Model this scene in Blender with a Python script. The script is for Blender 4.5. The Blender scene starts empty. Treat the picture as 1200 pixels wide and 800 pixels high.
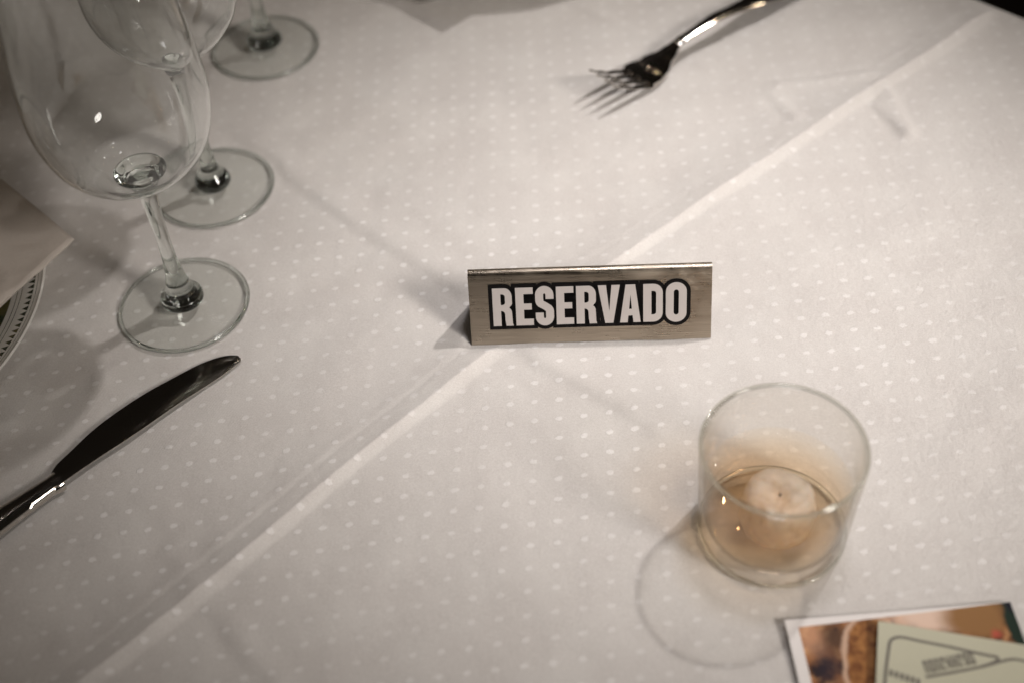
import bpy, bmesh, math, random
import numpy as np
from mathutils import Vector, Matrix, noise
random.seed(4)
R = math.radians
scene = bpy.context.scene
COL = scene.collection

# ------------------------------------------------------------------ camera
CAM_H, FPX, PITCH, ROLL = .52, 1570., R(47.7), R(-4.4)
_fw = Vector((0, math.cos(PITCH), -math.sin(PITCH)))
_rt = Vector((1, 0, 0)); _up = _rt.cross(_fw)
_rt2 = math.cos(ROLL) * _rt + math.sin(ROLL) * _up
_up2 = -math.sin(ROLL) * _rt + math.cos(ROLL) * _up
def at(px, py, z=0.):
    """point of the horizontal plane at height z seen at photo pixel (px, py)"""
    d = _fw + (px - 600) / FPX * _rt2 - (py - 400) / FPX * _up2
    return Vector((0, 0, CAM_H)) + d * ((z - CAM_H) / d.z)
cd = bpy.data.cameras.new('camera'); cam = bpy.data.objects.new('camera', cd); COL.objects.link(cam)
cam.matrix_world = Matrix((( _rt2.x, _up2.x, -_fw.x, 0), (_rt2.y, _up2.y, -_fw.y, 0), (_rt2.z, _up2.z, -_fw.z, CAM_H), (0, 0, 0, 1)))
cd.sensor_width = 36; cd.lens = FPX / 1200 * 36
cd.clip_start = .02; cd.clip_end = 50
cd.dof.use_dof = True; cd.dof.focus_distance = .683; cd.dof.aperture_fstop = 3.7; cd.dof.aperture_blades = 9
scene.camera = cam

# ------------------------------------------------------------------ world, view, render settings
w = bpy.data.worlds.new('World'); scene.world = w; w.use_nodes = True
bg = w.node_tree.nodes['Background']; bg.inputs[0].default_value = (.66, .54, .43, 1); bg.inputs[1].default_value = .010
vs = scene.view_settings; vs.view_transform = 'Standard'; vs.look = 'None'; vs.exposure = 0; vs.gamma = 1; vs.use_curve_mapping = False
cy = scene.cycles
cy.max_bounces = 16; cy.transmission_bounces = 14; cy.glossy_bounces = 8; cy.diffuse_bounces = 4; cy.transparent_max_bounces = 40
cy.caustics_reflective = False; cy.caustics_refractive = True
cy.use_denoising = True; cy.denoiser = 'OPENIMAGEDENOISE'
cy.sample_clamp_indirect = 12; cy.use_adaptive_sampling = False

# ------------------------------------------------------------------ lamps of the dining room, and added lamps for glints
def lamp(name, kind, loc, power, col, size, target=None, **kw):
    l = bpy.data.lights.new(name, kind); l.energy = power; l.color = col
    if kind == 'AREA': l.shape = 'DISK'; l.size = size
    else: l.shadow_soft_size = size
    for k, v in kw.items(): setattr(l, k, v)
    if kind == 'SPOT': l.cycles.is_caustics_light = True
    o = bpy.data.objects.new(name, l); COL.objects.link(o); o.location = loc
    if target is not None: o.rotation_euler = (Vector(target) - Vector(loc)).to_track_quat('-Z', 'Y').to_euler()
    return o
lamp('ceiling_spot', 'SPOT', (.80, 1.12, 1.5), 61, (1., .942, .912), .036, (.08, .555, 0), spot_size=R(23.5), spot_blend=1.)
lamp('side_lamp', 'SPOT', (1.15, -.42, .95), 192, (1., .925, .865), .30, (.15, .465, 0), spot_size=R(20.5), spot_blend=1.)
lamp('pendant_lamp', 'SPOT', (.25, .65, 1.5), 25, (1., .95, .97), .10, (.12, .50, 0), spot_size=R(24), spot_blend=1.)
for p, e, c in (((-1.3, 1.0, 1.5), 1.5, (1, .8, .55)), ((.05, 2.2, 1.9), 1.2, (1, .9, .8)), ((.9, 1.7, 1.6), 1.2, (1, .85, .6)), ((-.5, .9, 1.9), 1., (.9, .9, 1)), ((-.3, 2.6, 1.8), 2.0, (1, .85, .65)), ((1.4, 2.4, 1.8), 2.0, (1, .9, .75)),
                ((-1.5, .3, 1.6), 1.0, (.85, .85, 1)), ((.5, -.8, 1.7), 1.5, (1, .9, .8)), ((-.75, .9, 1.3), .5, (1, .8, .6)), ((.1, 1.3, 1.7), .9, (1, .95, .9)), ((.3, 1.5, 1.75), .9, (1, .9, .8)),
                ((-1.1, -.3, 1.5), .6, (.9, .95, 1)), ((-.2, -.5, 1.8), .8, (1, .95, .9)), ((.7, .5, 1.9), .8, (1, .95, .85)), ((1.6, 1.0, 1.4), .8, (1, .8, .55))):
    lamp('glint_lamp', 'POINT', p, e * .8, (c[0], c[1] * .9, c[2] * .78), .011)  # small lamps added at invented spots, for glints in the glass

# ------------------------------------------------------------------ node helpers
class NT:
    def __init__(s, name):
        s.m = bpy.data.materials.new(name); s.m.use_nodes = True; s.t = s.m.node_tree; s.t.nodes.clear()
        s.out = s.t.nodes.new('ShaderNodeOutputMaterial')
    def n(s, typ, ins=None, **kw):
        nd = s.t.nodes.new(typ)
        for k, v in kw.items(): setattr(nd, k, v)
        for k, v in (ins or {}).items(): s.set(nd.inputs[k], v)
        return nd
    def set(s, inp, v):
        if isinstance(v, bpy.types.NodeSocket): s.t.links.new(v, inp)
        elif isinstance(v, bpy.types.Node): s.t.links.new(v.outputs[0], inp)
        elif isinstance(v, tuple) and len(v) == 3 and inp.type == 'RGBA': inp.default_value = (*v, 1)
        else: inp.default_value = v
    def math(s, op, a, b=None, c=None, clamp=False):
        nd = s.t.nodes.new('ShaderNodeMath'); nd.operation = op; nd.use_clamp = clamp
        for i, v in enumerate((a, b, c)):
            if v is not None: s.set(nd.inputs[i], v)
        return nd.outputs[0]
    def step(s, v, a, b):   # smooth ramp 0..1 from a to b
        return s.n('ShaderNodeMapRange', {'Value': v, 'From Min': a, 'From Max': b}, interpolation_type='SMOOTHSTEP').outputs[0]
    def mix(s, f, a, b):
        nd = s.t.nodes.new('ShaderNodeMix'); nd.data_type = 'RGBA'
        s.set(nd.inputs[0], f); s.set(nd.inputs[6], a); s.set(nd.inputs[7], b); return nd.outputs[2]
    def noise(s, scale, vec=None, detail=2, rough=.5):
        nd = s.n('ShaderNodeTexNoise', {'Scale': scale, 'Detail': detail, 'Roughness': rough})
        if vec is not None: s.set(nd.inputs['Vector'], vec)
        return nd.outputs[0]
    def bump(s, h, strength=.3, dist=.001, normal=None):
        nd = s.n('ShaderNodeBump', {'Height': h, 'Strength': strength, 'Distance': dist})
        if normal is not None: s.set(nd.inputs['Normal'], normal)
        return nd.outputs[0]
    def pbr(s, **kw):
        nd = s.n('ShaderNodeBsdfPrincipled')
        for k, v in kw.items(): s.set(nd.inputs[k.replace('_', ' ')], v)
        return nd
    def done(s, surf, vol=None):
        s.set(s.out.inputs['Surface'], surf)
        if vol is not None: s.set(s.out.inputs['Volume'], vol)
        return s.m
def coord(t, kind='Object'): return t.n('ShaderNodeTexCoord').outputs[kind]
def mapping(t, vec, scale=(1, 1, 1), rot=(0, 0, 0)):
    return t.n('ShaderNodeMapping', {'Vector': vec, 'Scale': scale, 'Rotation': rot}).outputs[0]

# ------------------------------------------------------------------ materials
def cloth_material():
    t = NT('white_damask')
    uv = t.n('ShaderNodeUVMap', uv_map='weave').outputs[0]
    ob = coord(t)
    # the dots are slightly irregular: wobble the lattice a little
    wob = t.n('ShaderNodeVectorMath', {0: t.n('ShaderNodeTexNoise', {'Vector': uv, 'Scale': 1.7, 'Detail': 2}).outputs[1], 1: (.5, .5, .5)}, operation='SUBTRACT').outputs[0]
    wob = t.n('ShaderNodeVectorMath', {0: wob, 'Scale': .16}, operation='SCALE').outputs[0]
    u2 = t.n('ShaderNodeVectorMath', {0: uv, 1: wob}, operation='ADD').outputs[0]
    sx = t.n('ShaderNodeSeparateXYZ', {0: u2})
    fx = t.math('SUBTRACT', t.math('FRACT', t.math('ADD', sx.outputs[0], .5)), .5)
    fy = t.math('SUBTRACT', t.math('FRACT', t.math('ADD', sx.outputs[1], .5)), .5)
    fine = t.noise(9., uv, 3, .65)
    rr = t.math('SQRT', t.math('ADD', t.math('MULTIPLY', fx, t.math('MULTIPLY', fx, .72)), t.math('MULTIPLY', fy, t.math('MULTIPLY', fy, 1.25))))
    rr = t.math('ADD', rr, t.math('MULTIPLY', t.math('SUBTRACT', fine, .5), .12))
    rgt = t.step(t.n('ShaderNodeSeparateXYZ', {0: ob}).outputs[0], .05, .30)
    rr = t.math('ADD', rr, t.math('MULTIPLY', t.math('MULTIPLY', t.math('SUBTRACT', t.noise(4.5, uv, 3, .7), .5), .42), rgt))
    dot = t.math('SUBTRACT', 1., t.step(rr, .095, .155))
    dot = t.math('MULTIPLY', dot, t.math('SUBTRACT', 1., t.math('MULTIPLY', rgt, .42)))  # fades the dots rightward: the sheen there is put into the colour
    fade = t.math('ADD', .35, t.math('MULTIPLY', t.step(t.noise(7., ob, 2), .3, .7), .65))
    dot = t.math('MULTIPLY', dot, fade)
    # weave threads
    s0 = t.n('ShaderNodeSeparateXYZ', {0: uv})
    wv = t.math('MULTIPLY', t.math('SINE', t.math('MULTIPLY', t.math('ADD', s0.outputs[0], s0.outputs[1]), 2 * math.pi * 16)),
                t.math('SINE', t.math('MULTIPLY', s0.outputs[1], 2 * math.pi * 24)))
    grain = t.noise(900., ob, 3, .7)
    mott = t.noise(28., ob, 4, .6)
    slub = t.noise(60., mapping(t, uv, (.08, 1.2, 1)), 3)
    base = t.mix(t.step(mott, .3, .75), (.645, .61, .575), (.705, .677, .640))
    base = t.mix(t.math('MULTIPLY', t.step(grain, .35, .75), .42), base, (.82, .79, .755))
    base = t.mix(t.math('MULTIPLY', t.step(slub, .5, .75), .15), base, (.82, .79, .76))
    base = t.mix(t.math('MULTIPLY', dot, .66), base, (.97, .95, .93))
    g2 = t.noise(1700., ob, 2, .6)
    base = t.mix(t.math('MULTIPLY', t.step(g2, .50, .30), .30), base, (.50, .46, .42))
    base = t.mix(t.math('MULTIPLY', t.step(g2, .55, .72), .30), base, (.92, .90, .88))
    h = t.math('ADD', t.math('MULTIPLY', wv, .35), t.math('ADD', t.math('MULTIPLY', grain, 1.), t.math('MULTIPLY', dot, 1.3)))
    nrm = t.bump(h, .5, .0003)
    nrm = t.bump(t.noise(70., ob, 5, .62), .28, .0016, nrm)
    nrm = t.bump(t.math('MULTIPLY', t.noise(230., ob, 4, .65), t.math('ADD', .25, rgt)), .5, .0012, nrm)
    b = t.pbr(Base_Color=base, Roughness=t.math('SUBTRACT', .62, t.math('MULTIPLY', dot, .12)), Normal=nrm, Sheen_Weight=.15, Sheen_Roughness=.5)
    b.inputs['Specular IOR Level'].default_value = .35
    return t.done(b)

def thin_glass(name='thin_glass', tint=(.985, .992, .985), edge=(.10, .12, .11), power=5.5, amount=.97, ripple=0.):
    """one wall of blown glass: mirror-like by Fresnel, clear head-on, greenish-dark where seen edge-on"""
    t = NT(name)
    fr = t.n('ShaderNodeFresnel', {'IOR': 1.5}).outputs[0]
    geo = t.n('ShaderNodeNewGeometry')
    c = t.math('ABSOLUTE', t.n('ShaderNodeVectorMath', {0: geo.outputs['Normal'], 1: geo.outputs['Incoming']}, operation='DOT_PRODUCT').outputs['Value'])
    g = t.math('MULTIPLY', t.math('POWER', t.math('SUBTRACT', 1., c, clamp=True), power), amount)
    col = t.mix(g, tint, edge)
    tr = t.n('ShaderNodeBsdfTransparent', {'Color': col})
    gl = t.n('ShaderNodeBsdfGlossy', {'Color': (1, 1, 1), 'Roughness': .015})
    if ripple: t.set(gl.inputs['Normal'], t.bump(t.noise(45., coord(t), 3, .55), ripple * 4, .003))
    # a Fresnel node returns total reflection for rays leaving the wall: use the facing ratio instead
    f = t.math('ADD', .035, t.math('MULTIPLY', t.math('POWER', t.math('SUBTRACT', 1., c, clamp=True), 5.), .7))
    ms = t.n('ShaderNodeMixShader', {0: f}); t.set(ms.inputs[1], tr.outputs[0]); t.set(ms.inputs[2], gl.outputs[0])
    return t.done(ms.outputs[0])

def solid_glass(name='solid_glass'):
    t = NT(name)
    g = t.n('ShaderNodeBsdfGlass', {'Color': (.97, .985, .975), 'Roughness': 0., 'IOR': 1.5})
    return t.done(g.outputs[0])

def bowl_glass():
    t = NT('blown_glass')
    g = t.n('ShaderNodeBsdfGlass', {'Color': (.99, .995, .992), 'Roughness': 0., 'IOR': 1.5})
    return t.done(g.outputs[0])

def liquid_material():
    t = NT('amber_drink')
    nz = t.n('ShaderNodeSeparateXYZ', {0: t.n('ShaderNodeNewGeometry').outputs['True Normal']}).outputs[2]
    free = t.step(t.math('ABSOLUTE', nz), .10, .35)
    rf = t.n('ShaderNodeBsdfRefraction', {'Color': (1, .97, .92), 'Roughness': 0., 'IOR': 1.33})
    tr = t.n('ShaderNodeBsdfTransparent', {'Color': (1., .985, .96)})
    a = t.n('ShaderNodeMixShader', {0: t.math('MULTIPLY', free, .07)}); t.set(a.inputs[1], tr.outputs[0]); t.set(a.inputs[2], rf.outputs[0])
    gl = t.n('ShaderNodeBsdfGlossy', {'Roughness': .01})
    lw = t.n('ShaderNodeLayerWeight', {'Blend': .12}).outputs['Fresnel']
    b = t.n('ShaderNodeMixShader', {0: t.math('MULTIPLY', t.math('MINIMUM', lw, .35), free)}); t.set(b.inputs[1], a.outputs[0]); t.set(b.inputs[2], gl.outputs[0])
    va = t.n('ShaderNodeVolumeAbsorption', {'Color': (1., .70, .30), 'Density': 23.})
    vsc = t.n('ShaderNodeVolumeScatter', {'Color': (1., .93, .74), 'Density': 3., 'Anisotropy': .35})
    v = t.n('ShaderNodeAddShader'); t.set(v.inputs[0], va.outputs[0]); t.set(v.inputs[1], vsc.outputs[0])
    return t.done(b.outputs[0], v.outputs[0])

def wax_material():
    t = NT('pale_wax')
    nz = t.noise(160., coord(t), 3, .5)
    b = t.pbr(Base_Color=(.92, .86, .78), Roughness=.35, IOR=1.4, Normal=t.bump(nz, .15, .0006))
    b.inputs['Subsurface Weight'].default_value = .6; b.inputs['Subsurface Radius'].default_value = (1, .85, .7); b.inputs['Subsurface Scale'].default_value = .008
    tr = t.n('ShaderNodeBsdfTransparent', {'Color': (1, .97, .93)})
    ms = t.n('ShaderNodeMixShader', {0: t.math('ADD', .54, t.math('MULTIPLY', t.step(nz, .42, .7), .15))}); t.set(ms.inputs[1], b.outputs[0]); t.set(ms.inputs[2], tr.outputs[0])
    return t.done(ms.outputs[0])

def brushed_steel():
    t = NT('brushed_steel')
    ob = coord(t)
    st = t.noise(2600., mapping(t, ob, (.008, 1, 1)), 3, .5)
    big = t.noise(35., mapping(t, ob, (.6, 1, 1)), 3, .6)
    sp = t.step(t.noise(500., ob, 2), .72, .80)
    c = t.mix(t.step(st, .3, .7), (.50, .435, .35), (.60, .53, .435))
    c = t.mix(t.math('MULTIPLY', big, .45), c, (.50, .41, .33))
    c = t.mix(t.math('MULTIPLY', sp, .5), c, (.25, .21, .17))
    b = t.pbr(Base_Color=c, Metallic=1., Roughness=t.math('ADD', t.math('ADD', .20, t.math('MULTIPLY', t.step(t.noise(70., ob, 4, .65), .35, .7), .14)), t.math('MULTIPLY', st, .14)), Normal=t.bump(st, .35, .0003))
    b.inputs['Anisotropic'].default_value = .6
    return t.done(b)

def polished_steel():
    t = NT('polished_steel')
    ob = coord(t)
    n1 = t.noise(60., ob, 4, .6)
    scr = t.noise(400., mapping(t, ob, (.08, 1, 1), (0, 0, .3)), 3)
    b = t.pbr(Base_Color=(.66, .62, .57), Metallic=1., Roughness=t.math('ADD', .07, t.math('MULTIPLY', n1, .10)), Normal=t.bump(t.math('ADD', n1, t.math('MULTIPLY', scr, .1)), .04, .0003))
    return t.done(b)

def plain(name, col, rough=.5, bscale=None, bstr=.2, var=.08, metallic=0., coat=0., spec=.5):
    t = NT(name)
    ob = coord(t)
    nz = t.noise(bscale or 90., ob, 4, .6)
    dk = tuple(c * (1 - var) for c in col); lt = tuple(min(1, c * (1 + var)) for c in col)
    b = t.pbr(Base_Color=t.mix(nz, dk, lt), Roughness=rough, Metallic=metallic)
    if bscale: t.set(b.inputs['Normal'], t.bump(nz, bstr, .0006))
    b.inputs['Coat Weight'].default_value = coat
    b.inputs['Specular IOR Level'].default_value = spec
    return t.done(b)

def plate_material():
    """white glaze with green printed rings and a row of small triangles round the rim"""
    t = NT('printed_china')
    s = t.n('ShaderNodeSeparateXYZ', {0: coord(t)})
    x, y = s.outputs[0], s.outputs[1]
    r = t.math('SQRT', t.math('ADD', t.math('MULTIPLY', x, x), t.math('MULTIPLY', y, y)))
    th = t.math('ARCTAN2', y, x)
    q = t.math('SUBTRACT', t.math('FRACT', t.math('MULTIPLY', th, 190 / (2 * math.pi))), .5)
    hw = t.math('MULTIPLY', t.math('ABSOLUTE', q), .0044 * 2)     # triangle: half width grows outwards
    lim = t.math('SUBTRACT', r, .1192)
    tri = t.math('MULTIPLY', t.math('LESS_THAN', hw, lim), t.math('LESS_THAN', r, .1231))
    def band(a, b): return t.math('MULTIPLY', t.math('GREATER_THAN', r, a), t.math('LESS_THAN', r, b))
    thin = t.math('ADD', band(.1160, .1164), t.math('ADD', band(.1135, .1139), band(.1246, .1249)))
    thick = band(.1035, .1105)
    pr_ = t.math('MINIMUM', t.math('ADD', t.math('ADD', tri, thick), thin), 1.)
    leaf = t.mix(t.step(t.noise(60., coord(t)), .45, .6), (.035, .05, .03), (.12, .11, .045))
    c = t.mix(pr_, (.78, .76, .71), leaf)
    b = t.pbr(Base_Color=c, Roughness=.12); b.inputs['Coat Weight'].default_value = .5
    return t.done(b)

def photo_material():
    """a blurry warm bar photograph printed on glossy paper: two tankards, lights, dark corners"""
    t = NT('photo_print')
    s = t.n('ShaderNodeSeparateXYZ', {0: coord(t)})
    wb = t.n('ShaderNodeSeparateXYZ', {0: t.n('ShaderNodeTexNoise', {'Vector': coord(t), 'Scale': 90., 'Detail': 2}).outputs[1]})
    x = t.math('ADD', s.outputs[0], t.math('MULTIPLY', t.math('SUBTRACT', wb.outputs[0], .5), .006)); y = t.math('ADD', s.outputs[1], t.math('MULTIPLY', t.math('SUBTRACT', wb.outputs[1], .5), .006))                      # metres from the print's top left corner, y downwards negative
    def ell(cx, cy, rx, ry, soft=.5):
        a = t.math('DIVIDE', t.math('SUBTRACT', x, cx), rx); b = t.math('DIVIDE', t.math('SUBTRACT', y, cy), ry)
        d = t.math('SQRT', t.math('ADD', t.math('MULTIPLY', a, a), t.math('MULTIPLY', b, b)))
        return t.math('SUBTRACT', 1., t.step(d, 1 - soft, 1 + soft))
    nz = t.noise(70., coord(t), 3, .6)
    n2 = t.noise(170., coord(t), 4, .7)
    c = t.mix(t.step(nz, .40, .60), (.025, .014, .012), (.42, .18, .07))
    c = t.mix(t.step(n2, .52, .70), c, (.75, .42, .20))
    c = t.mix(t.step(n2, .46, .34), c, (.02, .012, .014))
    c = t.mix(t.math('MULTIPLY', ell(.011, -.010, .006, .008), .7), c, (.60, .33, .20))
    c = t.mix(t.math('MULTIPLY', ell(.020, -.010, .005, .008, .8), .85), c, (.04, .025, .02))
    c = t.mix(t.math('MULTIPLY', ell(.014, -.024, .006, .009, .8), .8), c, (.03, .02, .03))
    c = t.mix(ell(.036, -.030, .0165, .030, .05), c, (.62, .42, .30))
    c = t.mix(ell(.0365, -.031, .0150, .029, .05), c, t.mix(t.step(n2, .35, .65), (.17, .06, .02), (.42, .19, .06)))
    c = t.mix(ell(.048, -.022, .004, .012, .6), c, (.05, .022, .015))
    c = t.mix(ell(.040, -.026, .004, .004, .5), c, (.70, .28, .03))
    c = t.mix(ell(.065, -.004, .018, .008, .4), c, (.78, .58, .46))
    c = t.mix(ell(.082, -.006, .014, .011, .4), c, (.30, .155, .06))
    c = t.mix(ell(.098, -.012, .0035, .014, .3), c, (.015, .03, .02))
    c = t.mix(ell(.102, -.002, .005, .005, .4), c, (.012, .01, .02))
    c = t.mix(t.math('MULTIPLY', ell(.088, -.0150, .0024, .0018, .8), .7), c, (.60, .10, .07))
    # white border of the print on the left, none at the right
    edge = t.math('ADD', t.math('LESS_THAN', s.outputs[0], .0052), t.math('GREATER_THAN', s.outputs[1], t.math('SUBTRACT', t.math('MULTIPLY', s.outputs[0], .04), .0042)), clamp=True)
    c = t.mix(edge, c, (.84, .80, .77))
    b = t.pbr(Base_Color=c, Roughness=.55); b.inputs['Specular IOR Level'].default_value = .15
    return t.done(b)

M = dict(cloth=cloth_material(), thin=thin_glass(), bowl=bowl_glass(), thin2=thin_glass('tumbler_glass', (.975, .972, .96), (.38, .31, .20), 5.5, .85), solid=solid_glass(),
         liquid=liquid_material(), ice=wax_material(), brushed=brushed_steel(), steel=polished_steel(), china=plate_material(), photo=photo_material(),
         black=plain('sticker_black', (.006, .005, .005), .6, 300., .05, spec=.15), white=plain('sticker_white', (.62, .575, .55), .5, 300., .05, .03),
         napkin=plain('beige_napkin', (.70, .63, .56), .8, 500., .35, .06), card=plain('pale_green_card', (.56, .545, .415), .6, 300., .05, .03, spec=.2),
         ink=plain('grey_ink', (.16, .145, .12), .6), paperedge=plain('paper_edge', (.75, .72, .68), .7),
         wood=plain('table_wood', (.10, .055, .03), .5, 30., .2), floor=plain('dark_floor', (.03, .022, .018), .5, 8., .2, .2))

# ------------------------------------------------------------------ object helpers
def link(name, bm_or_me, mat, parent=None, smooth=False, loc=None):
    if isinstance(bm_or_me, bmesh.types.BMesh):
        me = bpy.data.meshes.new(name); bm_or_me.to_mesh(me); bm_or_me.free()
    else: me = bm_or_me
    me.name = name
    if mat: me.materials.append(mat)
    if smooth:
        for p in me.polygons: p.use_smooth = True
    o = bpy.data.objects.new(name, me); COL.objects.link(o)
    if parent: o.parent = parent
    if loc is not None: o.location = loc
    return o
def tag(o, label=None, cat=None, group=None, kind=None):
    for k, v in (('label', label), ('category', cat), ('group', group), ('kind', kind)):
        if v: o[k] = v
    return o
def thing(name, loc, label, cat, rz=0., group=None):
    o = bpy.data.objects.new(name, None); COL.objects.link(o); o.location = loc; o.rotation_euler = (0, 0, rz); o.empty_display_size = .02
    return tag(o, label, cat, group)
def lathe(prof, n=96, close=False):
    """prof: list of (r, z); r = 0 ends are welded; close joins last to first"""
    bm = bmesh.new(); rings = []
    for r, z in prof:
        if r < 1e-7: rings.append([bm.verts.new((0, 0, z))])
        else: rings.append([bm.verts.new((r * math.cos(2 * math.pi * i / n), r * math.sin(2 * math.pi * i / n), z)) for i in range(n)])
    pairs = list(zip(rings, rings[1:])) + ([(rings[-1], rings[0])] if close else [])
    for a, b in pairs:
        for i in range(n):
            j = (i + 1) % n
            if len(a) == 1 and len(b) == 1: continue
            if len(a) == 1: bm.faces.new((a[0], b[j], b[i]))
            elif len(b) == 1: bm.faces.new((a[i], a[j], b[0]))
            else: bm.faces.new((a[i], a[j], b[j], b[i]))
    bmesh.ops.recalc_face_normals(bm, faces=bm.faces)
    return bm
def spline(pts, n=8):
    """Catmull-Rom through 2-D or 3-D points"""
    P = [Vector(p) for p in pts]; P = [2 * P[0] - P[1]] + P + [2 * P[-1] - P[-2]]; out = []
    for i in range(1, len(P) - 2):
        a, b, c, d = P[i - 1], P[i], P[i + 1], P[i + 2]
        for k in range(n):
            u = k / n
            out.append(.5 * ((2 * b) + (c - a) * u + (2 * a - 5 * b + 4 * c - d) * u * u + (3 * b - a - 3 * c + d) * u ** 3))
    out.append(P[-2]); return out

# ------------------------------------------------------------------ floor, table
tag(link('floor', lathe([(0, 0), (4, 0)], 48), M['floor'], loc=(0, .5, -.76)), kind='structure')

# the press fold of the cloth runs along +S; the far end edge of the table is almost square to it
F0, F1 = at(100, 800), at(1165, 15)
S = (F1 - F0).normalized(); N = Vector((S.y, -S.x, 0))        # N points to the lower right
E1, E2 = at(1130, -3), at(1200, 25)
ed = (E2 - E1).normalized()
S_END = (E1 - F0).dot(S); D_END = (E1 - F0).dot(N); SK = ed.dot(S) / ed.dot(N)   # s of the edge = S_END + SK*(d - D_END)
def sd(p): q = p - F0; return q.dot(S), q.dot(N)
S0, DMIN, DMAX = -.45, -.95, .42

class Ridge:
    """a crease through photo points; h > 0 ridge, h < 0 valley; wl / wr half widths on its two sides"""
    def __init__(s, pts, h, wl, wr, ends=.02, world=None):
        s.p = np.array([[*at(*q).xy] for q in pts]) if world is None else np.array(world)
        s.h, s.wl, s.wr, s.ends = h, wl, wr, ends
        s.seg = np.hypot(*(s.p[1:] - s.p[:-1]).T); s.cum = np.r_[0, np.cumsum(s.seg)]
    def __call__(s, X, Y):
        best = np.full(X.shape, 1e9); sign = np.zeros(X.shape); along = np.zeros(X.shape)
        for i in range(len(s.p) - 1):
            a, b = s.p[i], s.p[i + 1]; t = (b - a) / s.seg[i]
            u0 = (X - a[0]) * t[0] + (Y - a[1]) * t[1]
            u = np.clip(u0, 0, s.seg[i])
            dx, dy = X - a[0] - u * t[0], Y - a[1] - u * t[1]
            d = np.hypot(dx, dy); m = d < best
            best[m] = d[m]; sign[m] = np.sign(t[0] * dy - t[1] * dx)[m]; along[m] = (s.cum[i] + u)[m]
        wd = np.where(sign > 0, s.wl, s.wr)
        k = np.clip(1 - best / wd, 0, 1); k = k * k * (3 - 2 * k)
        e = np.clip(np.minimum(along, s.cum[-1] - along) / max(s.ends, 1e-5), 0, 1); e = e * e * (3 - 2 * e)
        return s.h * k * e
RIDGES = [
    Ridge([(255, 135), (330, 195), (420, 262), (500, 308), (560, 352), (640, 425), (700, 455), (760, 492), (820, 540)], .0016, .020, .009, .05),
    Ridge([(252, 700), (272, 733), (288, 762), (318, 790), (350, 830)], .0010, .011, .008),
    Ridge([(200, 625), (240, 660), (290, 700)], -.0007, .010, .010),
    Ridge([(150, 560), (200, 600), (215, 650), (260, 740)], .0005, .014, .012),
    Ridge([(1036, 98), (1052, 130), (1073, 166)], .0019, .005, .012, .006),
    Ridge([(1020, 118), (1042, 140), (1068, 163)], .0014, .010, .004, .006),
    Ridge([(1072, 166), (1045, 165), (1015, 160)], .0005, .006, .004, .01),
    Ridge([(895, 99), (960, 95), (1035, 88)], .0014, .004, .010, .01),
    Ridge([(893, 100), (915, 122), (940, 150)], .0010, .008, .006, .01),
    Ridge([(670, 0), (720, 28), (800, 62), (850, 90)], .0008, .010, .007, .02),
    Ridge([(60, 400), (110, 430), (135, 470)], .0007, .007, .007),
    Ridge([(700, 560), (760, 640), (780, 720)], .0005, .02, .02),
    Ridge([(1100, 560), (1160, 480), (1230, 420)], .0006, .02, .014),
    Ridge([(-40, 690), (60, 720), (95, 780)], .0007, .014, .012),
    Ridge([(70, 90), (40, 160), (60, 260), (20, 330)], .0012, .02, .02),
]
FLAT = []          # (x, y, r) discs where the cloth is pressed flat under things
def disc(p, r): FLAT.append((p.x, p.y, r))
G1, G2, G3, TB = at(217, 358), at(252, 221), at(312, 57), at(904, 617)
disc(G1, .034); disc(G2, .034); disc(G3, .034); disc(TB, .035)
SA, SB = at(553, 404), at(833, 396)
SU = (SB - SA).normalized(); SV = Vector((-SU.y, SU.x, 0))

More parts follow.
